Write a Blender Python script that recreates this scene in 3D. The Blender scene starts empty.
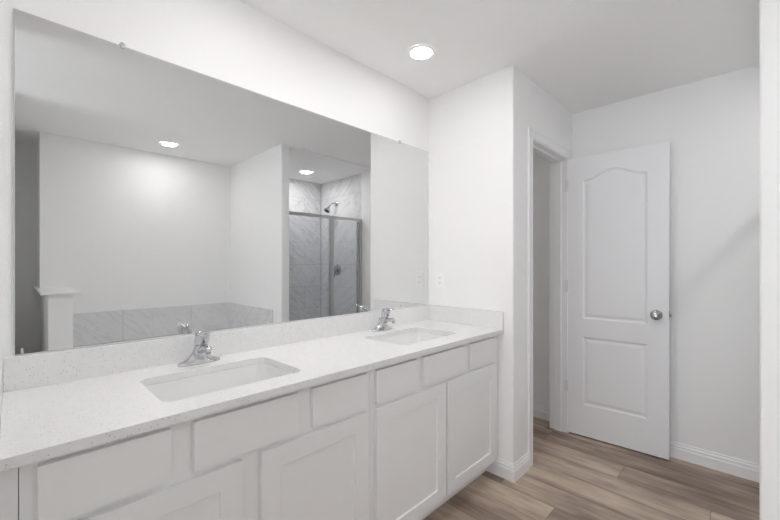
import bpy, bmesh, math, random
from mathutils import Vector, Matrix
random.seed(7)
C = bpy.context.scene.collection
SC = bpy.context.scene

# ------------------------------------------------------------------ camera
cam_data = bpy.data.cameras.new('camera')
cam = bpy.data.objects.new('camera', cam_data); C.objects.link(cam)
cam.location = (0.0, -1.626, 1.27)
cam.rotation_euler = (math.radians(90), 0, -math.radians(45.589))
cam_data.sensor_width = 36.0
cam_data.lens = 369.755 / 780 * 36.0
cam_data.shift_y = 4.5 / 780
cam_data.clip_start = 0.02
SC.camera = cam

# ------------------------------------------------------------------ light + exposure
SC.view_settings.view_transform = 'Standard'
SC.view_settings.look = 'None'
SC.view_settings.exposure = 0.04
SC.view_settings.gamma = 1.0
SC.view_settings.use_curve_mapping = False
SC.cycles.max_bounces = 16
SC.cycles.diffuse_bounces = 10
SC.cycles.glossy_bounces = 10
SC.cycles.transmission_bounces = 12
SC.cycles.transparent_max_bounces = 12
SC.cycles.sample_clamp_indirect = 0
SC.cycles.caustics_reflective = True
SC.cycles.blur_glossy = 0.0

world = bpy.data.worlds.new('sky'); SC.world = world
world.use_nodes = True
bg = world.node_tree.nodes['Background']
bg.inputs[0].default_value = (0.75, 0.85, 1.0, 1)
bg.inputs[1].default_value = 0.0

LIGHTS = dict(right=15.0, tub=104.0, shower=190.0, fill_vanity=16.5, window=17.5, ground=24.0, fill_closet=20.0, fill_mid=150.0)   # lamp strengths; all but right, tub and shower are added unseen sources

def area_light(name, loc, rot, sx, sy, power, col):
    l = bpy.data.lights.new(name, 'AREA'); l.shape = 'RECTANGLE'; l.size = sx; l.size_y = sy
    l.energy = power; l.color = col
    o = bpy.data.objects.new(name, l); C.objects.link(o)
    o.location = loc; o.rotation_euler = rot
    return o
# added fill: unseen daylight source at the patio door opening
area_light('added_daylight', (-1.56, -1.43, 1.2), (0, -math.radians(90), 0), 1.7, 1.4, LIGHTS['window'], (0.90, 0.95, 1.0))

# added fill: unseen uplight outside the opening, brightening the ceiling
area_light('added_uplight', (-2.45, -1.43, 0.05), (0, -math.radians(135), 0), 1.7, 1.5, LIGHTS['ground'], (0.92, 0.965, 1.0))

# ------------------------------------------------------------------ materials
def new_mat(name):
    m = bpy.data.materials.new(name); m.use_nodes = True
    nt = m.node_tree
    return m, nt, nt.nodes['Principled BSDF']
def lin(r, g, b):
    f = lambda c: ((c/255+0.055)/1.055)**2.4 if c/255 > 0.04045 else c/255/12.92
    return (f(r), f(g), f(b), 1)
def simple(name, col, rough=0.5, metal=0.0, spec=0.5, bump=None):
    m, nt, b = new_mat(name)
    b.inputs['Base Color'].default_value = col
    b.inputs['Roughness'].default_value = rough
    b.inputs['Metallic'].default_value = metal
    b.inputs['Specular IOR Level'].default_value = spec
    # tiny procedural variation
    tc = nt.nodes.new('ShaderNodeTexCoord')
    nz = nt.nodes.new('ShaderNodeTexNoise')
    scale, strength, detail = bump if bump else (140.0, 0.01, 2.0)
    nz.inputs['Scale'].default_value = scale
    nz.inputs['Detail'].default_value = detail
    nt.links.new(tc.outputs['Object'], nz.inputs['Vector'])
    bp = nt.nodes.new('ShaderNodeBump'); bp.inputs['Strength'].default_value = strength
    bp.inputs['Distance'].default_value = 0.002
    nt.links.new(nz.outputs['Fac'], bp.inputs['Height'])
    nt.links.new(bp.outputs['Normal'], b.inputs['Normal'])
    return m
M = {}
M['wall'] = simple('wall_paint', (0.91, 0.91, 0.91, 1), 0.6, spec=0.3, bump=(170.0, 0.35, 3.0))
M['ceiling'] = simple('ceiling_paint', (0.92, 0.92, 0.915, 1), 0.8, spec=0.2, bump=(60.0, 0.5, 4.0))
M['trim'] = simple('trim_paint', (0.88, 0.88, 0.89, 1), 0.35)
M['door'] = simple('door_paint', (0.88, 0.885, 0.91, 1), 0.4, bump=(60.0, 0.05, 4.0))
M['cabinet'] = simple('cabinet_paint', (0.86, 0.86, 0.86, 1), 0.4)
M['cabinet_gap'] = simple('cabinet_inside', (0.45, 0.44, 0.43, 1), 0.7)
M['ceramic'] = simple('sink_ceramic', (0.82, 0.82, 0.82, 1), 0.12)
M['acrylic'] = simple('tub_acrylic', (0.82, 0.82, 0.82, 1), 0.15)
M['chrome'] = simple('chrome', (0.62, 0.62, 0.64, 1), 0.05, 1.0)
M['latch'] = simple('dull_latch_metal', (0.22, 0.22, 0.22, 1), 0.35, 1.0)
M['hinge'] = simple('painted_hinge', (0.80, 0.80, 0.81, 1), 0.4)
M['nickel'] = simple('satin_nickel', (0.50, 0.50, 0.51, 1), 0.25, 1.0)
M['frame_metal'] = simple('brushed_frame_metal', (0.58, 0.58, 0.58, 1), 0.3, 1.0)
M['plastic'] = simple('white_plastic', (0.94, 0.94, 0.94, 1), 0.3)
M['dark'] = simple('dark_slot', (0.04, 0.04, 0.04, 1), 0.6)
M['mirror'] = simple('mirror_silver', (0.785, 0.79, 0.79, 1), 0.0, 1.0, bump=(3.0, 0.0, 1.0))
M['mirror_edge'] = simple('mirror_edge', (0.58, 0.60, 0.59, 1), 0.2, 0.0)
def clear_plastic():
    m, nt, b = new_mat('clear_plastic')
    b.inputs['Base Color'].default_value = (0.9, 0.9, 0.9, 1)
    b.inputs['Roughness'].default_value = 0.15
    b.inputs['Transmission Weight'].default_value = 0.5
    return m
M['clear'] = clear_plastic()
def glass_mat():
    m, nt, b = new_mat('shower_glass')
    nt.nodes.remove(b)
    out = nt.nodes['Material Output']
    tr = nt.nodes.new('ShaderNodeBsdfTransparent'); tr.inputs[0].default_value = (0.92, 0.935, 0.94, 1)
    gl = nt.nodes.new('ShaderNodeBsdfGlossy'); gl.inputs['Roughness'].default_value = 0.0
    lw = nt.nodes.new('ShaderNodeLayerWeight'); lw.inputs['Blend'].default_value = 0.5
    pw = nt.nodes.new('ShaderNodeMath'); pw.operation = 'POWER'; pw.inputs[1].default_value = 5.0
    nt.links.new(lw.outputs['Facing'], pw.inputs[0])
    fr = nt.nodes.new('ShaderNodeMath'); fr.operation = 'MULTIPLY_ADD'; fr.inputs[1].default_value = 0.6; fr.inputs[2].default_value = 0.035
    nt.links.new(pw.outputs[0], fr.inputs[0])
    mx = nt.nodes.new('ShaderNodeMixShader')
    nt.links.new(fr.outputs[0], mx.inputs[0]); nt.links.new(tr.outputs[0], mx.inputs[1]); nt.links.new(gl.outputs[0], mx.inputs[2])
    nt.links.new(mx.outputs[0], out.inputs['Surface'])
    return m
M['glass'] = glass_mat()
def emit(name, col, s):
    m, nt, b = new_mat(name)
    b.inputs['Base Color'].default_value = (0.8, 0.8, 0.8, 1)
    b.inputs['Emission Color'].default_value = col
    b.inputs['Emission Strength'].default_value = s
    return m
M['lens'] = emit('downlight_lens', (1.0, 0.985, 0.965, 1), LIGHTS['right'])
M['lens_fill_vanity'] = emit('added_lamp_diffuser', (1.0, 0.985, 0.965, 1), LIGHTS['fill_vanity'])  # glow of the added lamp over the vanity
M['lens_fill_closet'] = emit('added_closet_lens', (1.0, 0.95, 0.88, 1), LIGHTS['fill_closet'])  # glow of the added light in the small room
M['lens_fill_mid'] = emit('added_cabinet_lens', (1.0, 0.985, 0.965, 1), LIGHTS['fill_mid'])  # glow of the added downlight before the cabinets
M['lens_tub'] = emit('tub_downlight_lens', (1.0, 0.985, 0.965, 1), LIGHTS['tub'])
M['lens_shower'] = emit('shower_downlight_lens', (1.0, 0.99, 0.98, 1), LIGHTS['shower'])

def quartz():
    m, nt, b = new_mat('speckled_quartz')
    N, L = nt.nodes, nt.links
    tc = N.new('ShaderNodeTexCoord')
    v = N.new('ShaderNodeTexVoronoi'); v.inputs['Scale'].default_value = 125.0
    L.new(tc.outputs['Object'], v.inputs['Vector'])
    r = N.new('ShaderNodeValToRGB')
    r.color_ramp.elements[0].position = 0.10; r.color_ramp.elements[0].color = (1, 1, 1, 1)
    r.color_ramp.elements[1].position = 0.27; r.color_ramp.elements[1].color = (0, 0, 0, 1)
    L.new(v.outputs['Distance'], r.inputs[0])
    v2 = N.new('ShaderNodeSeparateColor'); L.new(v.outputs['Color'], v2.inputs[0])
    gt = N.new('ShaderNodeMath'); gt.operation = 'GREATER_THAN'; gt.inputs[1].default_value = 0.55
    L.new(v2.outputs[0], gt.inputs[0])
    mu = N.new('ShaderNodeMath'); mu.operation = 'MULTIPLY'
    L.new(r.outputs[0], mu.inputs[0]); L.new(gt.outputs[0], mu.inputs[1])
    nz = N.new('ShaderNodeTexNoise'); nz.inputs['Scale'].default_value = 45; nz.inputs['Detail'].default_value = 4
    L.new(tc.outputs['Object'], nz.inputs['Vector'])
    base = N.new('ShaderNodeMixRGB'); base.inputs[1].default_value = (0.75, 0.75, 0.75, 1); base.inputs[2].default_value = (0.84, 0.84, 0.84, 1)
    L.new(nz.outputs['Fac'], base.inputs[0])
    mx = N.new('ShaderNodeMixRGB'); mx.inputs[2].default_value = (0.38, 0.355, 0.33, 1)
    m2 = N.new('ShaderNodeMath'); m2.operation = 'MULTIPLY'; m2.inputs[1].default_value = 0.75
    L.new(mu.outputs[0], m2.inputs[0]); L.new(m2.outputs[0], mx.inputs[0]); L.new(base.outputs[0], mx.inputs[1])
    L.new(mx.outputs[0], b.inputs['Base Color'])
    b.inputs['Roughness'].default_value = 0.22
    return m
M['quartz'] = quartz()

def marble(axis, u0, v0, bw=0.61, rh=0.305, off=0.5, vein=0.5):
    m, nt, b = new_mat('marble_tile_' + axis)
    N, L = nt.nodes, nt.links
    tc = N.new('ShaderNodeTexCoord'); sep = N.new('ShaderNodeSeparateXYZ'); L.new(tc.outputs['Object'], sep.inputs[0])
    def lincomb(sock, o):
        a = N.new('ShaderNodeMath'); a.operation = 'SUBTRACT'; a.inputs[1].default_value = o
        L.new(sock, a.inputs[0]); return a.outputs[0]
    u = lincomb(sep.outputs['X' if axis == 'y' else 'Y'], u0); v = lincomb(sep.outputs['Z'], v0)
    cb = N.new('ShaderNodeCombineXYZ'); L.new(u, cb.inputs[0]); L.new(v, cb.inputs[1])
    br = N.new('ShaderNodeTexBrick'); br.offset = off
    br.inputs['Color1'].default_value = (0, 0, 0, 1); br.inputs['Color2'].default_value = (1, 1, 1, 1)
    br.inputs['Mortar'].default_value = (0.5, 0.5, 0.5, 1)
    br.inputs['Scale'].default_value = 1.0; br.inputs['Mortar Size'].default_value = 0.0022
    br.inputs['Brick Width'].default_value = bw; br.inputs['Row Height'].default_value = rh
    L.new(cb.outputs[0], br.inputs['Vector'])
    # diagonal veins, shifted tile by tile
    sg = 1.0 if axis == 'y' else -1.0
    mp = N.new('ShaderNodeMapping'); mp.inputs['Rotation'].default_value = (0, 0, math.radians(40) * sg)
    L.new(cb.outputs[0], mp.inputs['Vector'])
    sc = N.new('ShaderNodeVectorMath'); sc.operation = 'MULTIPLY'; sc.inputs[1].default_value = (2.6, 12.0, 1.0)
    L.new(mp.outputs[0], sc.inputs[0])
    ad = N.new('ShaderNodeVectorMath'); ad.operation = 'ADD'
    sh = N.new('ShaderNodeVectorMath'); sh.operation = 'SCALE'; sh.inputs['Scale'].default_value = 9.0
    L.new(br.outputs['Color'], sh.inputs[0]); L.new(sc.outputs[0], ad.inputs[0]); L.new(sh.outputs[0], ad.inputs[1])
    n1 = N.new('ShaderNodeTexNoise'); n1.inputs['Scale'].default_value = 1.0; n1.inputs['Detail'].default_value = 5.0; n1.inputs['Distortion'].default_value = 0.6
    L.new(ad.outputs[0], n1.inputs['Vector'])
    r1 = N.new('ShaderNodeValToRGB')
    e = r1.color_ramp.elements
    e[0].position = 0.465; e[0].color = (0, 0, 0, 1); e[1].position = 0.535; e[1].color = (0, 0, 0, 1)
    k = r1.color_ramp.elements.new(0.50); k.color = (1, 1, 1, 1)
    L.new(n1.outputs['Fac'], r1.inputs[0])
    n2 = N.new('ShaderNodeTexNoise'); n2.inputs['Scale'].default_value = 2.2; n2.inputs['Detail'].default_value = 3.0
    L.new(ad.outputs[0], n2.inputs['Vector'])
    c1 = N.new('ShaderNodeMixRGB'); c1.inputs[1].default_value = (0.68, 0.68, 0.69, 1); c1.inputs[2].default_value = (0.82, 0.82, 0.83, 1)
    L.new(n2.outputs['Fac'], c1.inputs[0])
    c2 = N.new('ShaderNodeMixRGB'); c2.inputs[2].default_value = (0.42, 0.43, 0.46, 1)
    m2 = N.new('ShaderNodeMath'); m2.operation = 'MULTIPLY'; m2.inputs[1].default_value = vein
    L.new(r1.outputs[0], m2.inputs[0]); L.new(m2.outputs[0], c2.inputs[0]); L.new(c1.outputs[0], c2.inputs[1])
    c3 = N.new('ShaderNodeMixRGB'); c3.inputs[2].default_value = (0.50, 0.50, 0.51, 1)
    L.new(br.outputs['Fac'], c3.inputs[0]); L.new(c2.outputs[0], c3.inputs[1])
    L.new(c3.outputs[0], b.inputs['Base Color'])
    b.inputs['Roughness'].default_value = 0.28
    return m
M['tile_y'] = marble('y', 0.077, 0.05)
M['tile_x'] = marble('x', 0.1, 0.05)
M['tubtile_y'] = marble('y', 0.767, 0.515, 0.625, 0.40, 0.0, 0.28)
M['tubtile_x'] = marble('x', -2.85, 0.515, 1.4, 0.40, 0.0, 0.28)

def wood_floor():
    m, nt, b = new_mat('vinyl_oak_planks')
    N, L = nt.nodes, nt.links
    uv = N.new('ShaderNodeUVMap'); uv.uv_map = 'plank'
    sh = N.new('ShaderNodeUVMap'); sh.uv_map = 'shift'
    sep = N.new('ShaderNodeSeparateXYZ'); L.new(sh.outputs[0], sep.inputs[0])   # x = tone, y = seed
    # grain stretched along u
    st = N.new('ShaderNodeVectorMath'); st.operation = 'MULTIPLY'; st.inputs[1].default_value = (1.5, 17.0, 1.0)
    L.new(uv.outputs[0], st.inputs[0])
    cb = N.new('ShaderNodeCombineXYZ')
    k = N.new('ShaderNodeMath'); k.operation = 'MULTIPLY'; k.inputs[1].default_value = 57.0
    L.new(sep.outputs[1], k.inputs[0]); L.new(k.outputs[0], cb.inputs[2]); L.new(k.outputs[0], cb.inputs[0])
    ad = N.new('ShaderNodeVectorMath'); ad.operation = 'ADD'; L.new(st.outputs[0], ad.inputs[0]); L.new(cb.outputs[0], ad.inputs[1])
    g = N.new('ShaderNodeTexNoise'); g.inputs['Scale'].default_value = 1.0; g.inputs['Detail'].default_value = 8.0; g.inputs['Roughness'].default_value = 0.68; g.inputs['Distortion'].default_value = 1.4
    L.new(ad.outputs[0], g.inputs['Vector'])
    st2 = N.new('ShaderNodeVectorMath'); st2.operation = 'MULTIPLY'; st2.inputs[1].default_value = (2.2, 7.0, 1.0)
    L.new(uv.outputs[0], st2.inputs[0])
    ad2 = N.new('ShaderNodeVectorMath'); ad2.operation = 'ADD'; L.new(st2.outputs[0], ad2.inputs[0]); L.new(cb.outputs[0], ad2.inputs[1])
    g2 = N.new('ShaderNodeTexNoise'); g2.inputs['Scale'].default_value = 1.0; g2.inputs['Detail'].default_value = 3.0
    L.new(ad2.outputs[0], g2.inputs['Vector'])
    # tone = shift.x + 0.5*(g-.5) + .35*(g2-.5)
    a1 = N.new('ShaderNodeMath'); a1.operation = 'MULTIPLY_ADD'; a1.inputs[1].default_value = 1.15; a1.inputs[2].default_value = -0.575
    L.new(g.outputs['Fac'], a1.inputs[0])
    a2 = N.new('ShaderNodeMath'); a2.operation = 'MULTIPLY_ADD'; a2.inputs[1].default_value = 1.4; a2.inputs[2].default_value = -0.70
    L.new(g2.outputs['Fac'], a2.inputs[0])
    s1 = N.new('ShaderNodeMath'); s1.operation = 'ADD'; L.new(a1.outputs[0], s1.inputs[0]); L.new(a2.outputs[0], s1.inputs[1])
    s2 = N.new('ShaderNodeMath'); s2.operation = 'ADD'; L.new(s1.outputs[0], s2.inputs[0]); L.new(sep.outputs[0], s2.inputs[1])
    r = N.new('ShaderNodeValToRGB'); e = r.color_ramp.elements
    e[0].position = 0.0; e[0].color = (0.165, 0.115, 0.088, 1)
    e[1].position = 1.0; e[1].color = (0.68, 0.565, 0.45, 1)
    q = e.new(0.35); q.color = (0.30, 0.225, 0.183, 1)
    q = e.new(0.62); q.color = (0.465, 0.365, 0.29, 1)
    L.new(s2.outputs[0], r.inputs[0])
    # seams
    su = N.new('ShaderNodeSeparateXYZ'); L.new(uv.outputs[0], su.inputs[0])
    def near(sock, length, w):
        pp = N.new('ShaderNodeMath'); pp.operation = 'PINGPONG'; pp.inputs[1].default_value = length
        L.new(sock, pp.inputs[0])
        lt = N.new('ShaderNodeMath'); lt.operation = 'LESS_THAN'; lt.inputs[1].default_value = w
        L.new(pp.outputs[0], lt.inputs[0]); return lt.outputs[0]
    nv = near(su.outputs[1], 0.09, 0.0012)
    nu = near(su.outputs[0], 0.61, 0.0014)
    mxm = N.new('ShaderNodeMath'); mxm.operation = 'MAXIMUM'; L.new(nv, mxm.inputs[0]); L.new(nu, mxm.inputs[1])
    mf = N.new('ShaderNodeMath'); mf.operation = 'MULTIPLY'; mf.inputs[1].default_value = 0.6; L.new(mxm.outputs[0], mf.inputs[0])
    mx = N.new('ShaderNodeMixRGB'); mx.inputs[2].default_value = (0.07, 0.05, 0.04, 1)
    L.new(mf.outputs[0], mx.inputs[0]); L.new(r.outputs[0], mx.inputs[1])
    L.new(mx.outputs[0], b.inputs['Base Color'])
    b.inputs['Roughness'].default_value = 0.42
    b.inputs['Specular IOR Level'].default_value = 0.4
    return m
M['floor'] = wood_floor()

# ------------------------------------------------------------------ helpers
def obj(name, bm, mat, parent=None, bevel=0.0, smooth=False, seg=2):
    bmesh.ops.recalc_face_normals(bm, faces=bm.faces[:])
    me = bpy.data.meshes.new(name); bm.to_mesh(me); bm.free()
    if mat: me.materials.append(mat)
    o = bpy.data.objects.new(name, me); C.objects.link(o)
    if parent: o.parent = parent
    if smooth:
        for p in me.polygons: p.use_smooth = True
        if smooth != True:
            try: me.set_sharp_from_angle(angle=math.radians(smooth))
            except Exception: pass
    if bevel:
        md = o.modifiers.new('bevel', 'BEVEL'); md.width = bevel; md.segments = seg; md.limit_method = 'ANGLE'; md.angle_limit = math.radians(40)
        md.harden_normals = False
    return o
def box(bm, lo, hi):
    v = [bm.verts.new((x, y, z)) for x in (lo[0], hi[0]) for y in (lo[1], hi[1]) for z in (lo[2], hi[2])]
    for f in ((0,1,3,2),(4,6,7,5),(0,4,5,1),(2,3,7,6),(0,2,6,4),(1,5,7,3)):
        bm.faces.new([v[i] for i in f])
    return bm
def boxes(*bb):
    bm = bmesh.new()
    for lo, hi in bb: box(bm, lo, hi)
    return bm
def prism(bm, pts, z0, z1):
    a = [bm.verts.new((x, y, z0)) for x, y in pts]; b = [bm.verts.new((x, y, z1)) for x, y in pts]
    n = len(pts); bm.faces.new(a[::-1]); bm.faces.new(b)
    for i in range(n): bm.faces.new((a[i], a[(i+1) % n], b[(i+1) % n], b[i]))
    return bm
def tag(o, label, cat=None, group=None, kind=None):
    if label: o['label'] = label
    if cat: o['category'] = cat
    if group: o['group'] = group
    if kind: o['kind'] = kind
    return o
def struct(name, bm, mat, label=None, bevel=0.0, smooth=False, cat=None):
    o = obj(name, bm, mat, None, bevel, smooth)
    o['kind'] = 'structure'
    o['label'] = label or name.replace('_', ' ')
    o['category'] = cat or name.split('_')[0]
    return o
def empty(name, loc, label, cat, group=None, kind=None):
    o = bpy.data.objects.new(name, None); C.objects.link(o); o.location = loc
    o.empty_display_size = 0.05
    return tag(o, label, cat, group, kind)
def lathe(bm, prof, axis='z', origin=(0, 0, 0), n=32, cap=True):
    """prof: list of (r, h)."""
    O = Vector(origin); rings = []
    for r, h in prof:
        ring = []
        for i in range(n):
            a = 2*math.pi*i/n; c, s = r*math.cos(a), r*math.sin(a)
            p = {'z': (c, s, h), 'x': (h, c, s), 'y': (c, h, s)}[axis]
            ring.append(bm.verts.new(O + Vector(p)))
        rings.append(ring)
    for a, b in zip(rings, rings[1:]):
        for i in range(n): bm.faces.new((a[i], a[(i+1) % n], b[(i+1) % n], b[i]))
    if cap:
        bm.faces.new(rings[0][::-1]); bm.faces.new(rings[-1])
    return bm
def loft(bm, rings, cap=True):
    R = [[bm.verts.new(p) for p in ring] for ring in rings]
    n = len(R[0])
    for a, b in zip(R, R[1:]):
        for i in range(n): bm.faces.new((a[i], a[(i+1) % n], b[(i+1) % n], b[i]))
    if cap:
        bm.faces.new(R[0][::-1]); bm.faces.new(R[-1])
    return bm
def tube(bm, pts, rad, n=12, squash=1.0):
    pts = [Vector(p) for p in pts]
    if not hasattr(rad, '__len__'): rad = [rad]*len(pts)
    rings = []
    for i, p in enumerate(pts):
        t = (pts[min(i+1, len(pts)-1)] - pts[max(i-1, 0)]).normalized()
        ref = Vector((1, 0, 0)) if abs(t.x) < 0.9 else Vector((0, 0, 1))
        u = ref - t*ref.dot(t); u.normalize(); w = t.cross(u)
        rings.append([p + u*rad[i]*math.cos(2*math.pi*k/n) + w*rad[i]*squash*math.sin(2*math.pi*k/n) for k in range(n)])
    return loft(bm, rings)
def rrect(cx, cy, w, h, r, n=6):
    pts = []
    for sx, sy, a0 in ((1,1,0),(-1,1,90),(-1,-1,180),(1,-1,270)):
        for k in range(n+1):
            a = math.radians(a0 + 90*k/n)
            pts.append((cx + sx*(w/2-r) + r*math.cos(a), cy + sy*(h/2-r) + r*math.sin(a)))
    return pts
def fill2d(bm, loops, to3, reverse=False):
    """fill a planar region bounded by vert loops (already bm verts)."""
    edges = []
    for L_ in loops:
        for i in range(len(L_)):
            e = bm.edges.get((L_[i], L_[(i+1) % len(L_)]))
            edges.append(e or bm.edges.new((L_[i], L_[(i+1) % len(L_)])))
    return bmesh.ops.triangle_fill(bm, use_beauty=True, use_dissolve=True, edges=edges)
def offset_poly(pts, d):
    """inset a CCW polygon by d."""
    n = len(pts); out = []
    for i in range(n):
        p0, p1, p2 = Vector(pts[i-1]), Vector(pts[i]), Vector(pts[(i+1) % n])
        e1 = (p1-p0).normalized(); e2 = (p2-p1).normalized()
        n1 = Vector((-e1.y, e1.x)); n2 = Vector((-e2.y, e2.x))
        b = n1+n2; b.normalize()
        k = d / max(0.35, b.dot(n1))
        q = p1 + b*k; out.append((q.x, q.y))
    return out
def panel_slab(w, h, t, panels, steps, both=False):
    """slab in local (u right, v up, depth d from the front face): returns bm with coords (u, d, v).
    panels: list of CCW outlines; steps: list of (inset, depth)."""
    bm = bmesh.new()
    outer = [(0, 0), (w, 0), (w, h), (0, h)]
    def face(front):
        d0 = 0.0 if front else t; sg = 1 if front else -1
        ov = [bm.verts.new((u, d0, v)) for u, v in outer]
        loops = [ov]
        for P in panels:
            prev = [bm.verts.new((u, d0, v)) for u, v in P]
            loops.append(prev)
            for ins, dep in steps:
                Q = offset_poly(P, ins)
                cur = [bm.verts.new((u, d0+sg*dep, v)) for u, v in Q]
                for i in range(len(cur)):
                    bm.faces.new((prev[i], prev[(i+1) % len(cur)], cur[(i+1) % len(cur)], cur[i]))
                prev = cur
            bm.faces.new(prev)
        fill2d(bm, loops, None)
        return ov
    a = face(True)
    if both: b = face(False)
    else:
        b = [bm.verts.new((u, t, v)) for u, v in outer]; bm.faces.new(b)
    for i in range(4): bm.faces.new((a[i], a[(i+1) % 4], b[(i+1) % 4], b[i]))
    return bm

CH = 2.44
XN = 2.055     # nook wall at the end of the vanity
YD = -0.625    # wall with the door opening
XE = 3.055     # wall behind the open door
XW = 1.824     # wing wall between tub and shower
YW = -1.645
YS = -2.86     # wall behind the tub
XL = -1.50

# ------------------------------------------------------------------ floor
def build_floor():
    bm = bmesh.new(); uvl = bm.loops.layers.uv.new('plank'); sh = bm.loops.layers.uv.new('shift')
    W, Lg = 0.18, 1.22
    forced = {}   # row index -> joint y
    x0 = 2.52
    forced = {0: -1.052, -1: -1.475, -4: -0.89}
    tones = {(0, 'a'): 0.64, (0, 'b'): 0.36, (-1, 'a'): 0.60, (-1, 'b'): 0.56, (-4, 'a'): 0.76, (-4, 'b'): 0.40, (1, 'a'): 0.36, (1, 'b'): 0.44, (-2, 'a'): 0.58, (-3, 'a'): 0.50, (-5, 'a'): 0.34, (-6,'a'): 0.42, (2, 'a'): 0.36, (2, 'b'): 0.42}
    for row in range(-23, 6):
        xa = x0 + row*W; xb = xa + W
        j = forced.get(row, -0.4 - 0.61*((row*0.37) % 2.0))
        if row in (-2, -3, -5, 1, 2): j = {-2: -1.62-0.02, -3: -1.80, -5: -1.3, 1: -1.76, 2: -1.70}[row]
        y = j
        while y < 1.1: y += Lg
        k = 0
        while y > -3.7:
            ya, yb = y - Lg, y
            if row == -4 and abs(ya - forced[-4]) < 0.01: tone = tones[(-4, 'a')]
            elif abs(ya - j) < 0.01 and (row, 'a') in tones: tone = tones[(row, 'a')]
            elif abs(yb - j) < 0.01 and (row, 'b') in tones: tone = tones[(row, 'b')]
            else: tone = random.uniform(0.36, 0.66)
            seed = random.random()
            vs = [bm.verts.new(p) for p in ((xa, ya, 0), (xb, ya, 0), (xb, yb, 0), (xa, yb, 0))]
            f = bm.faces.new(vs)
            for lp, (u, v) in zip(f.loops, ((0, 0), (0, W), (Lg, W), (Lg, 0))):
                lp[uvl].uv = (u, v); lp[sh].uv = (tone, seed)
            y -= Lg
    o = struct('floor', bm, M['floor'], 'brown-grey wood plank floor running towards the door')
    return o
build_floor()
struct('floor_slab', boxes(((-1.7, -3.75, -0.12), (3.35, 1.2, -0.004))), M['trim'], 'concrete slab under the plank floor', cat='floor').name = 'floor_slab'

# ------------------------------------------------------------------ ceiling and walls
struct('ceiling', boxes(((-1.7, -3.75, CH), (3.35, 1.2, CH+0.1))), M['ceiling'], 'textured white ceiling')
struct('ceiling_shower', boxes(((XW+0.083, -2.9, CH-0.018), (3.2, YW, CH+0.001))), M['ceiling'], 'slightly lower ceiling over the shower', cat='ceiling')
struct('wall_vanity', boxes(((-0.3, 0, 0), (XN+0.12, 0.12, CH))), M['wall'], 'white wall above the vanity')
struct('wall_left', boxes(((-0.16, -1.0, 0), (-0.04, 0.0, CH)), ((XL, -0.60, 0), (-0.16, -0.5, CH)), ((-0.16, -3.42, 0), (-0.04, -1.95, CH))), M['wall'], 'white wall at the left end of the vanity with an opening to the next room')
bm = bmesh.new()
pts = [(XN, 0.0)]
r = 0.008
pts += [(XN, YD+r)] + [(XN + r - r*math.cos(a), YD + r - r*math.sin(a)) for a in [math.radians(x) for x in (22.5, 45, 67.5)]] + [(XN+r, YD)]
pts += [(XN+0.12, YD), (XN+0.12, 0.0)]
prism(bm, pts[::-1], 0, CH)
struct('wall_nook', bm, M['wall'], 'short white wall at the right end of the vanity', smooth=30)
OX0, OX1, OZ = 2.295, 2.943, 2.080
struct('wall_door', boxes(((XN+0.12, YD, 0), (OX0, -0.505, CH)), ((OX0, YD, OZ), (OX1, -0.505, CH)), ((OX1, YD, 0), (XE, -0.505, CH))), M['wall'], 'white wall around the door opening')
struct('wall_right', boxes(((XE, -1.88, 0), (XE+0.12, 1.0, CH))), M['wall'], 'white wall behind the open door')
struct('wall_closet', boxes(((XN+0.12, 0.85, 0), (XE, 0.97, CH)), ((XN+0.121, 0.12, 0), (XN+0.19, 0.85, CH))), M['wall'], 'white wall inside the small room past the door')
bm = bmesh.new()
rr = 0.01
wp = [(XW, YS), (XW, YW-rr)] + [(XW + rr - rr*math.cos(a), YW - rr + rr*math.sin(a)) for a in [math.radians(x) for x in (22.5, 45, 67.5)]] + [(XW+rr, YW), (XW+0.082, YW), (XW+0.11, YS)]
prism(bm, wp[::-1], 0, CH)
struct('wall_wing', bm, M['wall'], 'white wing wall between tub and shower', smooth=30)
struct('wall_tub', boxes(((0.167, YS-0.12, 1.060), (0.335, YS, CH)), ((0.335, YS-0.12, 0), (1.95, YS, CH))), M['wall'], 'white wall behind the tub')
struct('wall_alcove', boxes(((0.167, -3.42, 1.060), (0.287, YS-0.12, CH)), ((-1.7, -3.62, 0), (0.287, -3.42, CH)), ((XL, YS-0.1, 0), (-0.16, YS, CH))), M['wall'], 'white walls of the dim recess left of the tub')
# unseen left wall; its opening is added to let the fill daylight in
struct('wall_added_window', boxes(((XL-0.12, -3.5, 0), (XL, -2.2, CH)), ((XL-0.12, -0.65, 0), (XL, 0, CH)), ((XL-0.12, -2.2, 2.15), (XL, -0.65, CH))), M['wall'], 'white unseen wall with an added patio door opening for daylight')
# pony wall and cap
struct('wall_pony', boxes(((0.189, -3.42, 0), (0.334, -2.2, 1.040))), M['wall'], 'half-height white wall at the end of the tub', bevel=0.004)
struct('trim_pony', boxes(((0.144, -3.42, 1.040), (0.380, -2.165, 1.060))), M['trim'], 'white wood cap on the half wall', bevel=0.004, cat='trim')

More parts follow.
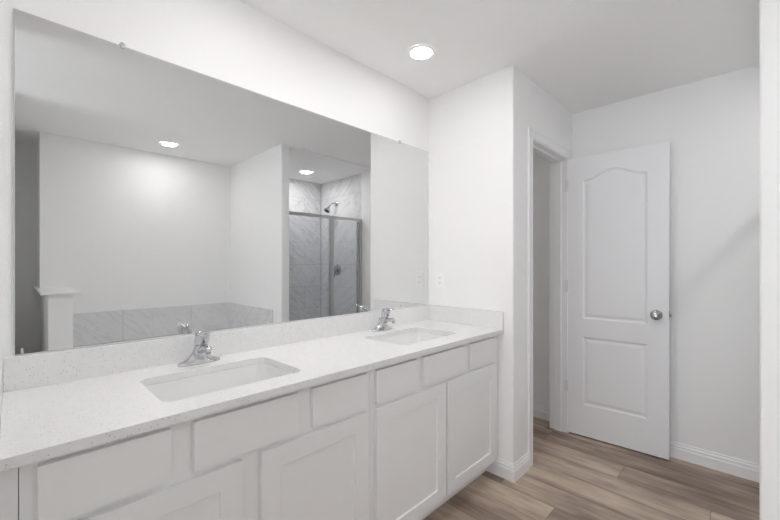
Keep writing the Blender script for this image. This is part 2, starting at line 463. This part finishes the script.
# tub surround tile and deck
struct('trim_tub_tile_back', boxes(((0.3345, YS, 0.515), (XW-0.001, YS+0.01, 0.818))), M['tubtile_y'], 'grey veined marble tile band behind the tub', cat='tile')
struct('trim_tub_tile_side', boxes(((XW-0.010, YS+0.0101, 0.515), (XW-0.0002, -1.81, 0.818))), M['tubtile_x'], 'grey veined marble tile band on the wing wall beside the tub', cat='tile')
tub = empty('bathtub', (1.08, -2.36, 0), 'white drop-in bathtub in its deck between half wall and wing wall', 'bathtub')
def build_tub():
    cx, cy = 1.08, -2.345
    bm = bmesh.new()
    out = [(0.3355, -2.848), (1.812, -2.848), (1.812, -1.86), (0.3355, -1.86)]
    hole = rrect(cx, cy, 1.34, 0.62, 0.2, 8)
    zt, zb = 0.514, 0.02
    a = [bm.verts.new((x, y, zt)) for x, y in out]; h = [bm.verts.new((x, y, zt)) for x, y in hole]
    fill2d(bm, [a, h], None)
    b = [bm.verts.new((x, y, zb)) for x, y in out]
    for i in range(4): bm.faces.new((a[i], a[(i+1) % 4], b[(i+1) % 4], b[i]))
    prev = h
    for s, z in ((0.99, 0.50), (0.93, 0.40), (0.86, 0.20), (0.80, 0.13), (0.70, 0.11)):
        cur = [bm.verts.new((cx+(x-cx)*s, cy+(y-cy)*(s if s > .9 else s-.04), z)) for x, y in hole]
        for i in range(len(cur)): bm.faces.new((prev[i], prev[(i+1) % len(cur)], cur[(i+1) % len(cur)], cur[i]))
        prev = cur
    bm.faces.new(prev)
    for v in bm.verts: v.co -= Vector((1.08, -2.36, 0))
    obj('tub_shell', bm, M['acrylic'], tub, smooth=35)
    bm = bmesh.new()
    lathe(bm, [(0.035, 0.112), (0.035, 0.116), (0.015, 0.118)], 'z', (0.45, 0.0, 0), 24)
    obj('drain', bm, M['chrome'], tub, smooth=30)
build_tub()

# ------------------------------------------------------------------ shower walls, base
struct('wall_shower_back', boxes(((XW+0.13, -2.95, 0), (3.3, -2.802, CH))), M['tile_y'], 'grey veined marble tile wall at the back of the shower')
struct('wall_shower_side', boxes(((3.095, -2.802, 0), (3.2, -1.8801, CH))), M['tile_x'], 'grey veined marble tile wall with the shower head')
struct('wall_shower_left', boxes(((XW+0.1101, -2.802, 0), (XW+0.1299, -1.80, CH))), M['tile_x'], 'grey veined marble tile on the shower side of the wing wall')
struct('trim_shower_corner', boxes(((3.087, -2.802, 0.05), (3.095, -2.794, CH-0.018))), M['frame_metal'], 'thin grey metal strip in the shower corner', cat='trim')
struct('trim_shower_base', boxes(((XW+0.13, -2.802, 0), (3.095, -1.92, 0.05)), ((XW+0.11, -1.92, 0), (3.0549, -1.84, 0.11))), M['acrylic'], 'white shower base with its kerb', bevel=0.006, cat='shower base')

enc = empty('shower_enclosure', (2.5, -1.88, 0.11), 'framed glass shower screen with grey metal rails, reflected in the mirror', 'shower screen')
E0 = Vector((2.5, -1.88, 0.11))
def pbox(name, lo, hi, mat, parent, org, bevel=0.0, label=None):
    bm = boxes((lo, hi))
    for v in bm.verts: v.co -= Vector(org)
    o = obj(name, bm, mat, parent, bevel)
    if label: o['label'] = label
    return o
ys0, ys1 = -1.896, -1.864
xl, xr = XW+0.1301, 3.0545
pbox('top_rail', (xl, ys0, 1.800), (xr, ys1, 1.835), M['frame_metal'], enc, E0, 0.003)
pbox('bottom_rail', (xl, ys0, 0.1101), (xr, ys1, 0.145), M['frame_metal'], enc, E0, 0.003)
pbox('jamb', (xl, ys0, 0.145), (xl+0.03, ys1, 1.800), M['frame_metal'], enc, E0, 0.003)
pbox('jamb', (3.012, ys0, 0.145), (xr, ys1, 1.800), M['frame_metal'], enc, E0, 0.003)
pbox('post', (2.568, ys0, 0.145), (2.618, ys1, 1.800), M['frame_metal'], enc, E0, 0.003)
pbox('fixed_pane', (xl+0.03, -1.884, 0.145), (2.568, -1.876, 1.800), M['glass'], enc, E0)
dr = pbox('door_pane', (2.618, -1.884, 0.15), (3.0118, -1.876, 1.795), M['glass'], enc, E0)
pbox('door_frame_strip', (2.985, -1.893, 0.148), (3.011, -1.867, 1.797), M['nickel'], dr, E0, 0.002)

# shower head and valve on the side wall
sh = empty('shower_fixture', (3.095, -2.44, 2.10), 'chrome shower head on a curved arm high on the shower tile', 'shower head')
bm = bmesh.new(); lathe(bm, [(0.034, 0), (0.034, -0.004), (0.024, -0.012), (0.012, -0.014)], 'x', (0, 0, 0), 28); obj('flange', bm, M['chrome'], sh, smooth=35)
bm = bmesh.new()
arm_pts = [(-0.008, 0, 0), (-0.04, 0, 0.002), (-0.075, 0, -0.008), (-0.10, 0, -0.026), (-0.12, 0, -0.05)]
tube(bm, arm_pts, 0.009, 14); obj('shower_arm', bm, M['chrome'], sh, smooth=40)
bm = bmesh.new(); lathe(bm, [(0.012, 0.03), (0.015, 0.02), (0.017, 0.0), (0.038, -0.03), (0.044, -0.045), (0.042, -0.052), (0.0, -0.052)][:6], 'z', (0, 0, 0), 28)
o = obj('spray_head', bm, M['chrome'], sh, smooth=35); o.location = (-0.135, 0, -0.073); o.rotation_euler = (0, math.radians(32), 0)
bm = bmesh.new(); lathe(bm, [(0.036, 0), (0.034, -0.003)], 'z', (0, 0, -0.052), 28); n_ = obj('nozzle_face', bm, M['dark'], o); n_['label'] = 'dark spray face'
va = empty('shower_valve', (3.095, -2.417, 1.195), 'round chrome shower valve with a lever handle on the tile below the shower head', 'shower valve')
bm = bmesh.new(); lathe(bm, [(0.075, 0), (0.075, -0.004), (0.062, -0.012), (0.03, -0.014)], 'x', (0, 0, 0), 36); obj('escutcheon', bm, M['nickel'], va, smooth=35)
bm = bmesh.new(); lathe(bm, [(0.028, -0.013), (0.026, -0.05), (0.018, -0.06)], 'x', (0, 0, 0), 28); obj('valve_hub', bm, M['nickel'], va, smooth=35)
bm = bmesh.new(); tube(bm, [(-0.045, 0, 0.0), (-0.05, 0, -0.04), (-0.056, 0, -0.10)], [0.012, 0.009, 0.007], 12); obj('lever', bm, M['nickel'], va, smooth=40)

# ------------------------------------------------------------------ baseboards
BP = [(0, 0), (0.015, 0), (0.015, 0.062), (0.011, 0.070), (0.011, 0.082), (0.006, 0.090), (0.005, 0.100), (0, 0.102)]
def baseboard(name, path, label):
    bm = bmesh.new()
    loft(bm, [[(p[0]+n_[0]*t, p[1]+n_[1]*t, z) for t, z in BP] for p, n_ in path])
    return struct(name, bm, M['trim'], label, cat='baseboard')
baseboard('baseboard_nook', [((XN, -0.44), (-1, 0)), ((XN, YD), (-1, -1)), ((2.2495, YD), (0, -1))], 'white baseboard around the corner of the short wall beside the vanity')
baseboard('baseboard_right', [((XE, YD), (-1, 0)), ((XE, -1.84), (-1, 0))], 'white baseboard behind the open door')
baseboard('baseboard_closet', [((XE, 0.85), (-1, 0)), ((XE, -0.505), (-1, 0))], 'white baseboard in the small room past the door opening')
baseboard('baseboard_wing', [((XW, -1.655), (-1, 0)), ((XW, -1.859), (-1, 0))], 'white baseboard on the wing wall')

# ------------------------------------------------------------------ door frame (trim_1..) and door
def casing(bm, lo, hi): box(bm, lo, hi)
struct('trim_1', boxes(((OX0, -0.632, 0), (2.313, -0.498, 2.062)), ((2.925, -0.632, 0), (OX1, -0.498, 2.062)), ((OX0, -0.632, 2.062), (OX1, -0.498, OZ))), M['trim'], 'white door jamb lining the opening', bevel=0.0015, cat='door frame')
struct('trim_2', boxes(((2.313, -0.588, 0), (2.325, -0.54, 2.050)), ((2.913, -0.588, 0), (2.925, -0.54, 2.050)), ((2.313, -0.588, 2.050), (2.925, -0.54, 2.062))), M['trim'], 'white door stop strips inside the jamb', bevel=0.0015, cat='door frame')
def casing_profile(side):
    pass
bm = bmesh.new()
yo = YD
def cas(lo, hi, bm):
    box(bm, lo, hi)
cas((2.250, yo-0.010, 0), (2.3075, yo, 2.125), bm); cas((2.250, yo-0.0115, 0), (2.262, yo-0.010, 2.125), bm)
cas((2.9305, yo-0.013, 0), (2.988, yo, 2.125), bm); cas((2.976, yo-0.015, 0), (2.988, yo-0.013, 2.125), bm)
cas((2.3075, yo-0.013, 2.0675), (2.9305, yo, 2.125), bm); cas((2.262, yo-0.015, 2.113), (2.976, yo-0.013, 2.125), bm)
struct('trim_3', bm, M['trim'], 'white casing around the door opening', bevel=0.002, cat='door frame')

DW, DH, DT = 0.607, 2.050, 0.035
door = empty('door_1', (2.929, -0.637, 0.012), 'white two-panel arched-top interior door standing open against the right wall', 'door', kind='structure')
door.rotation_euler = (0, 0, math.radians(-90 + 2.6))
# local frame: x runs from the hinge to the free edge; door leaf front (facing the camera) at y<0 side
def arch(u0, u1, z0, zs, zm, n=20):
    pts = [(u0, z0), (u1, z0)]
    for i in range(n+1):
        t = 1 - i/n
        u = u0 + (u1-u0)*t
        x = abs(2*t-1)              # 0 centre, 1 edge
        z = zs + (zm-zs)*0.5*(1+math.cos(math.pi*min(1, x/0.92)))
        pts.append((u, z))
    return pts
pl = [arch(0.098, 0.492, 0.860, 1.880, 1.940), [(0.098, 0.228), (0.492, 0.228), (0.492, 0.728), (0.098, 0.728)]]
steps = [(0.004, 0.002), (0.010, 0.007), (0.018, 0.008), (0.034, 0.003), (0.040, 0.0025)]
bm = panel_slab(DW, DH, DT, pl, steps, both=True)
leaf = obj('door_leaf', bm, M['door'], door)
def knob_bm(sgn, y0):
    bm = bmesh.new()
    prof = [(0.033, 0), (0.033, 0.003), (0.028, 0.008), (0.014, 0.011), (0.0115, 0.022), (0.015, 0.028), (0.0255, 0.036), (0.028, 0.046), (0.0255, 0.055), (0.016, 0.061), (0.006, 0.0625)]
    lathe(bm, [(r_, y0+sgn*h) for r_, h in prof], 'y', (0.541, 0, 0.927), 32)
    return bm
obj('knob', knob_bm(-1, 0.0), M['nickel'], door, smooth=35)['label'] = 'round satin nickel knob'
obj('knob', knob_bm(1, DT), M['nickel'], door, smooth=35)['label'] = 'round satin nickel knob'
bm = boxes(((DW-0.0005, 0.006, 0.898), (DW+0.001, 0.030, 0.956)), ((DW+0.001, 0.011, 0.918), (DW+0.011, 0.025, 0.936)))
obj('latch', bm, M['latch'], door, 0.001)['label'] = 'metal latch plate and bolt on the door edge'
Wd = Matrix.Translation(door.location) @ Matrix.Rotation(door.rotation_euler.z, 4, 'Z')
for z in (0.345, 1.095, 1.850):
    bm = bmesh.new()
    lathe(bm, [(0.005, z-0.045), (0.005, z+0.045)], 'z', (2.9235, -0.637, 0.012), 12)
    box(bm, (2.9238, -0.632, z-0.033), (2.9250, -0.606, z+0.057))
    bm.transform(Wd.inverted())
    obj('hinge', bm, M['hinge'], door, smooth=40)

# ------------------------------------------------------------------ frame of an added, unseen patio door that admits the fill daylight
wf = boxes(((XL-0.10, -2.2, 0.0), (XL-0.05, -2.15, 2.15)), ((XL-0.10, -0.70, 0.0), (XL-0.05, -0.65, 2.15)), ((XL-0.10, -2.15, 0.0), (XL-0.05, -0.70, 0.05)), ((XL-0.10, -2.15, 2.10), (XL-0.05, -0.70, 2.15)))
struct('added_window_1', wf, M['trim'], 'white frame of the added, unseen patio door in the far left wall', cat='window')

# ------------------------------------------------------------------ vanity cabinets
YF, YDR = -0.527, -0.546          # frame face, door face
ZB, ZT = 0.100, 0.8595
def cabinet(x0, x1, doors, drawers, label, holes=None):
    cx = (x0+x1)/2; org = Vector((cx, -0.27, 0))
    e = empty('vanity_cabinet', tuple(org), label, 'cabinet', 'vanity cabinets under the countertop')
    e['group'] = ''
    del e['group']
    def P(name, bb, mat, bevel=0.0, parent=e):
        bm = boxes(*bb)
        for v in bm.verts: v.co -= org
        return obj(name, bm, mat, parent, bevel)
    t = 0.016
    P('carcass', [((x0+0.0005, -0.508, ZB), (x0+t, -0.002, ZT)), ((x1-t, -0.508, ZB), (x1-0.0005, -0.002, ZT)),
                  ((x0+t, -0.508, ZB), (x1-t, -0.002, ZB+t)), ((x0+t, -0.012, ZB+t), (x1-t, -0.002, ZT))], M['cabinet_gap'])
    P('toe_kick', [((x0+0.0005, -0.455, 0.0), (x1-0.0005, -0.440, ZB))], M['cabinet'])
    # face frame
    fr = [((x0+0.0005, YF, ZB), (x0+0.035, -0.508, ZT)), ((x1-0.035, YF, ZB), (x1-0.0005, -0.508, ZT)),
          ((x0+0.035, YF, 0.825), (x1-0.035, -0.508, ZT)), ((x0+0.035, YF, 0.672), (x1-0.035, -0.508, 0.722)), ((x0+0.035, YF, ZB), (x1-0.035, -0.508, 0.138))]
    dxs = sorted(drawers)
    for (a0, a1), (b0, b1) in zip(dxs, dxs[1:]):
        m = (a1+b0)/2; fr.append(((m-0.038, YF, 0.722), (m+0.038, -0.508, 0.825)))
    m = (doors[0][1]+doors[1][0])/2; fr.append(((m-0.040, YF, 0.138), (m+0.040, -0.508, 0.672)))
    P('face_frame', fr, M['cabinet'])
    for a, b in doors:
        w, h = b-a, 0.574
        bm = panel_slab(w, h, 0.0185, [[(0.064, 0.064), (w-0.064, 0.064), (w-0.064, h-0.064), (0.064, h-0.064)]], [(0.0008, 0.0), (0.0025, 0.0075)])
        for v in bm.verts: v.co += Vector((a, YDR, 0.114)) - org
        obj('door', bm, M['cabinet'], e, 0.0015, seg=1)
    for a, b in drawers:
        P('drawer_front', [((a, YDR, 0.706), (b, YDR+0.0185, 0.841))], M['cabinet'], 0.0015)
    return e
cabinet(0.009, 1.003, [(0.037, 0.479), (0.537, 0.978)], [(0.037, 0.290), (0.345, 0.669), (0.724, 0.978)], 'white shaker vanity cabinet nearest the camera, under the left sink')
cabinet(1.003, 2.012, [(1.029, 1.499), (1.518, 1.998)], [(1.029, 1.283), (1.327, 1.678), (1.728, 1.998)], 'white shaker vanity cabinet under the right sink, beside the door wall')
for (x0, x1, lb) in ((-0.038, 0.009, 'narrow white filler strip at the left end of the cabinets'), (2.012, 2.053, 'narrow white filler strip between the right cabinet and the wall')):
    o = obj('filler_strip', boxes(((x0, YF, ZB), (x1-0.0008, -0.508, ZT)), ((x0, -0.455, 0), (x1-0.0008, -0.44, ZB))), M['cabinet']); tag(o, lb, 'filler strip')

# ------------------------------------------------------------------ countertop
ct = empty('countertop', (1.0075, -0.28, 0.86), 'white speckled quartz countertop running the length of the vanity', 'countertop')
SINKS = [(0.516, -0.3125), (1.520, -0.3000)]
SWD, SDP = 0.446, 0.302
def build_top():
    bm = bmesh.new()
    out = [(-0.038, -0.567), (2.053, -0.567), (2.053, -0.001), (-0.038, -0.001)]
    loopsT, loopsB = [], []
    for P in [out] + [rrect(x, y, SWD, SDP, 0.030, 6) for x, y in SINKS]:
        a = [bm.verts.new((x, y, 0.885)) for x, y in P]; b = [bm.verts.new((x, y, 0.860)) for x, y in P]
        for i in range(len(a)): bm.faces.new((a[i], a[(i+1) % len(a)], b[(i+1) % len(a)], b[i]))
        loopsT.append(a); loopsB.append(b)
    fill2d(bm, loopsT, None); fill2d(bm, loopsB, None)
    for v in bm.verts: v.co -= Vector((1.0075, -0.28, 0.86))
    obj('slab', bm, M['quartz'], ct, 0.0015)
build_top()
O_ = (1.0075, -0.28, 0.86)
pbox('backsplash', (-0.0195, -0.020, 0.8851), (2.0345, -0.001, 0.988), M['quartz'], ct, O_, 0.0012)
pbox('side_splash', (2.0348, -0.567, 0.8851), (2.053, -0.001, 0.988), M['quartz'], ct, O_, 0.0012)
pbox('side_splash', (-0.038, -0.567, 0.8851), (-0.0198, -0.001, 0.988), M['quartz'], ct, O_, 0.0012)

def sink(x, y, label):
    e = empty('sink', (x, y, 0.72), label, 'sink')
    bm = bmesh.new(); rings = []
    prof = [(1.045, 1.06, 0.8595, 0.045), (0.992, 0.99, 0.8595, 0.034), (0.985, 0.982, 0.845, 0.036), (0.955, 0.945, 0.775, 0.045), (0.92, 0.90, 0.735, 0.055), (0.84, 0.80, 0.722, 0.05), (0.30, 0.35, 0.717, 0.03), (0.11, 0.16, 0.716, 0.02)]
    for sw, sd, z, r_ in prof:
        rings.append([(px-x, py-y, z-0.72) for px, py in rrect(x, y, SWD*sw, SDP*sd, min(r_, SDP*sd*0.45), 6)])
    # outer shell
    inner = rings
    R = [[bm.verts.new(p) for p in ring] for ring in inner]
    n = len(R[0])
    for a, b in zip(R, R[1:]):
        for i in range(n): bm.faces.new((a[i], b[i], b[(i+1) % n], a[(i+1) % n]))
    outer = []
    for sw, sd, z, r_ in [(1.045, 1.06, 0.848, 0.045), (1.02, 1.03, 0.844, 0.05), (0.98, 0.98, 0.74, 0.06), (0.86, 0.84, 0.705, 0.06)]:
        outer.append([bm.verts.new((px-x, py-y, z-0.72)) for px, py in rrect(x, y, SWD*sw, SDP*sd, r_, 6)])
    prev = R[0]
    for ring in outer:
        for i in range(n): bm.faces.new((prev[i], prev[(i+1) % n], ring[(i+1) % n], ring[i]))
        prev = ring
    bm.faces.new(prev); bm.faces.new(R[-1])
    obj('basin', bm, M['ceramic'], e, smooth=50)
    bm = bmesh.new(); lathe(bm, [(0.030, -0.0035), (0.030, 0.0005), (0.024, 0.0015), (0.020, -0.001)], 'z', (0, 0, 0), 28); obj('drain', bm, M['chrome'], e, smooth=40)
    return e
sink(SINKS[0][0], SINKS[0][1], 'white undermount rectangular sink nearest the camera')
sink(SINKS[1][0], SINKS[1][1], 'white undermount rectangular sink nearest the door wall')

# ------------------------------------------------------------------ faucets
def faucet(x, y, label):
    e = empty('faucet', (x, y, 0.8851), label, 'faucet')
    # base: wide wings sweeping up into the column
    bm = bmesh.new(); rings = []
    n = 40
    def ring(hw, hd, z, yc=0.0, p=2.0):
        out = []
        for i in range(n):
            a = 2*math.pi*i/n; c, s = math.cos(a), math.sin(a)
            out.append((hw*math.copysign(abs(c)**(2/p), c), yc+hd*math.copysign(abs(s)**(2/p), s), z))
        return out
    for hw, hd, z, yc, p in [(0.0775, 0.026, 0.0, 0, 2.3), (0.0775, 0.026, 0.007, 0, 2.3), (0.074, 0.0245, 0.011, 0, 2.2), (0.060, 0.0235, 0.015, 0, 2.1), (0.046, 0.0235, 0.022, 0, 2.0), (0.036, 0.023, 0.032, 0, 2.0), (0.029, 0.0230, 0.044, -0.004, 2.0), (0.025, 0.0230, 0.056, -0.010, 2.0), (0.0235, 0.0225, 0.070, -0.017, 2.0), (0.0225, 0.0220, 0.074, -0.019, 2.0)]:
        rings.append(ring(hw, hd, z, yc, p))
    loft(bm, rings); obj('base', bm, M['chrome'], e, smooth=40)
    # spout reaching over the sink
    bm = bmesh.new()
    def oval(yc, zc, hw, hh, tilt):
        out = []
        for i in range(24):
            a = 2*math.pi*i/24; u, v = hw*math.cos(a), hh*math.sin(a)
            out.append((u, yc + v*math.sin(tilt), zc + v*math.cos(tilt)))
        return out
    rings = [oval(-0.008, 0.050, 0.020, 0.017, 0), oval(-0.030, 0.057, 0.0180, 0.015, 0), oval(-0.055, 0.065, 0.0155, 0.0115, 0.05), oval(-0.078, 0.070, 0.0135, 0.0100, 0.1), oval(-0.094, 0.069, 0.0125, 0.0095, 0.25), oval(-0.101, 0.066, 0.010, 0.007, 0.4)]
    loft(bm, rings); sp = obj('spout', bm, M['chrome'], e, smooth=45)
    bm = bmesh.new(); lathe(bm, [(0.0095, 0.064), (0.0095, 0.051), (0.007, 0.050)], 'z', (0, -0.091, 0), 20)
    obj('aerator', bm, M['nickel'], sp, smooth=35)
    # handle: dome with a forward lever
    bm = bmesh.new()
    rings = [ring(0.0205, 0.0200, 0.0745, -0.020), ring(0.0240, 0.0225, 0.079, -0.021), ring(0.0260, 0.0245, 0.093, -0.026), ring(0.0270, 0.0260, 0.109, -0.031), ring(0.0265, 0.0255, 0.120, -0.034), ring(0.0215, 0.0210, 0.128, -0.036), ring(0.0100, 0.0100, 0.131, -0.037)]
    loft(bm, rings); hd = obj('handle', bm, M['chrome'], e, smooth=45)
    bm = bmesh.new()
    rings = [oval(-0.020, 0.120, 0.019, 0.0085, 0), oval(-0.050, 0.123, 0.0200, 0.0060, 0.05), oval(-0.072, 0.126, 0.0165, 0.0045, 0.1), oval(-0.092, 0.130, 0.0130, 0.0035, 0.15), oval(-0.100, 0.1315, 0.007, 0.0022, 0.15)]
    loft(bm, rings); obj('lever', bm, M['chrome'], hd, smooth=45)
    bm = bmesh.new(); lathe(bm, [(0.0032, -0.0480), (0.0032, -0.0520)], 'y', (0, 0, 0.090), 12)
    o = obj('index_button', bm, M['dark'], hd); o['label'] = 'small dark index button'
    # pop-up rod behind
    bm = bmesh.new(); tube(bm, [(0, 0.0245, 0.010), (0, 0.0245, 0.06)], 0.0018, 10)
    lathe(bm, [(0.0018, 0.06), (0.0045, 0.064), (0.004, 0.071)], 'z', (0, 0.0245, 0), 14); obj('pop_up_rod', bm, M['chrome'], e, smooth=40)
    return e
faucet(0.512, -0.082, 'chrome single-lever faucet behind the left sink, nearest the camera')
faucet(1.522, -0.072, 'chrome single-lever faucet behind the right sink, nearest the door wall')

# ------------------------------------------------------------------ mirror
MX0, MX1, MZ0, MZ1 = 0.005, 2.029, 0.992, 2.0545
mo = Vector(((MX0+MX1)/2, 0, MZ0))
mir = empty('wall_mirror', tuple(mo), 'large frameless rectangular mirror on the wall above the two sinks', 'mirror')
pbox('mirror_glass', (MX0, -0.006, MZ0), (MX1, -0.001, MZ1), M['mirror'], mir, mo)
pbox('edge_strip', (MX0-0.004, -0.0058, MZ0), (MX0, -0.001, MZ1), M['mirror_edge'], mir, mo)
pbox('edge_strip', (MX1, -0.0058, MZ0), (MX1+0.005, -0.001, MZ1), M['mirror_edge'], mir, mo)
pbox('edge_strip', (MX0-0.004, -0.0058, MZ1), (MX1+0.005, -0.001, MZ1+0.003), M['mirror_edge'], mir, mo)
for x in (0.277, 1.743):
    bm = bmesh.new()
    lathe(bm, [(0.009, -0.0012), (0.009, -0.0085), (0.007, -0.010)], 'y', (0, 0, 0), 20)
    box(bm, (-0.006, -0.009, -0.012), (0.006, -0.0062, 0.0))
    for v in bm.verts: v.co += Vector((x, 0, MZ1+0.006)) - mo
    c = obj('mirror_clip', bm, M['clear'], mir, smooth=35); c['label'] = 'small clear plastic clip on the top edge'
    bm = bmesh.new(); lathe(bm, [(0.003, -0.0102), (0.002, -0.0115)], 'y', tuple(Vector((x, 0, MZ1+0.008)) - mo), 12)
    obj('screw', bm, M['nickel'], c)
for x in (0.020, 0.85, 1.75):
    bm = boxes(((x-0.002, -0.0085, MZ0+0.0), (x+0.004, -0.0062, MZ0+0.018)))
    for v in bm.verts: v.co -= mo
    c = obj('mirror_clip', bm, M['clear'], mir, 0.0006); c['label'] = 'small clear plastic clip on the bottom edge'

# ------------------------------------------------------------------ outlet
ou = empty('power_outlet', (XN, -0.095, 1.163), 'white power outlet with cover plate on the wall right of the mirror', 'outlet')
bo = Vector((XN, -0.095, 1.163))
def ob(name, lo, hi, mat, parent, bevel=0.0):
    return obj(name, boxes((lo, hi)), mat, parent, bevel)
ob('cover_plate', (-0.006, -0.0365, -0.0575), (-0.0003, 0.0365, 0.0575), M['plastic'], ou, 0.003)
rc = ob('receptacle', (-0.0085, -0.0165, -0.0335), (-0.006, 0.0165, 0.0335), M['plastic'], ou, 0.0008)
for z in (-0.019, 0.019):
    obj('slots', boxes(((-0.0088, -0.0075, z-0.004), (-0.0084, -0.0055, z+0.005)), ((-0.0088, 0.005, z-0.003), (-0.0084, 0.007, z+0.004)), ((-0.0088, -0.002, z-0.010), (-0.0084, 0.002, z-0.0065))), M['dark'], rc)
for z in (-0.003, 0.003):
    ob('button', (-0.0095, -0.006, z-0.002), (-0.0084, 0.006, z+0.002), M['plastic'], rc, 0.0003)
for z in (-0.048, 0.048):
    bm = bmesh.new(); lathe(bm, [(0.0028, -0.0058), (0.0024, -0.0068)], 'x', (0, 0, z), 12); obj('screw', bm, M['plastic'], ou)

# ------------------------------------------------------------------ recessed ceiling lights
def downlight(x, y, z, lens, label):
    e = empty('recessed_light', (x, y, z), label, 'ceiling light')
    bm = bmesh.new(); lathe(bm, [(0.0595, -0.0035), (0.062, -0.0045), (0.076, -0.0035), (0.081, -0.0005)], 'z', (0, 0, 0), 48, cap=False)
    bm2 = bm
    obj('trim_ring', bm2, M['plastic'], e, smooth=40)
    bm = bmesh.new(); lathe(bm, [(0.059, -0.0005), (0.059, -0.0035)], 'z', (0, 0, 0), 48); obj('lens', bm, lens, e)
    return e
downlight(1.581, -0.320, CH, M['lens'], 'round recessed ceiling light shining above the right sink')
lamp = empty('added_fill_lamp', (0.60, -0.52, CH), 'round flush-mounted ceiling lamp added out of view to brighten the vanity', 'ceiling light')  # added lamp, kept out of view and mirror, as vanity fill
bm = bmesh.new(); lathe(bm, [(0.125, -0.0005), (0.128, -0.02), (0.122, -0.028), (0.117, -0.028)], 'z', (0, 0, 0), 48, cap=False); obj('rim', bm, M['plastic'], lamp, smooth=40)
bm = bmesh.new(); lathe(bm, [(0.117, -0.001), (0.117, -0.030), (0.100, -0.044), (0.060, -0.052), (0.010, -0.054)], 'z', (0, 0, 0), 48); obj('diffuser', bm, M['lens_fill_vanity'], lamp, smooth=40)
downlight(2.62, 0.20, CH, M['lens_fill_closet'], 'round recessed ceiling light added out of view to brighten the small room past the door opening')  # added unseen light that lifts the dim room past the opening
downlight(1.245, -0.70, CH, M['lens_fill_mid'], 'round recessed ceiling light added out of view to brighten the cabinet fronts')  # added unseen downlight, a fill for the cabinet fronts
downlight(1.067, -2.436, CH, M['lens_tub'], 'round recessed ceiling light above the tub, seen in the mirror')
downlight(2.560, -2.36, CH-0.018, M['lens_shower'], 'round recessed ceiling light inside the shower, seen in the mirror')
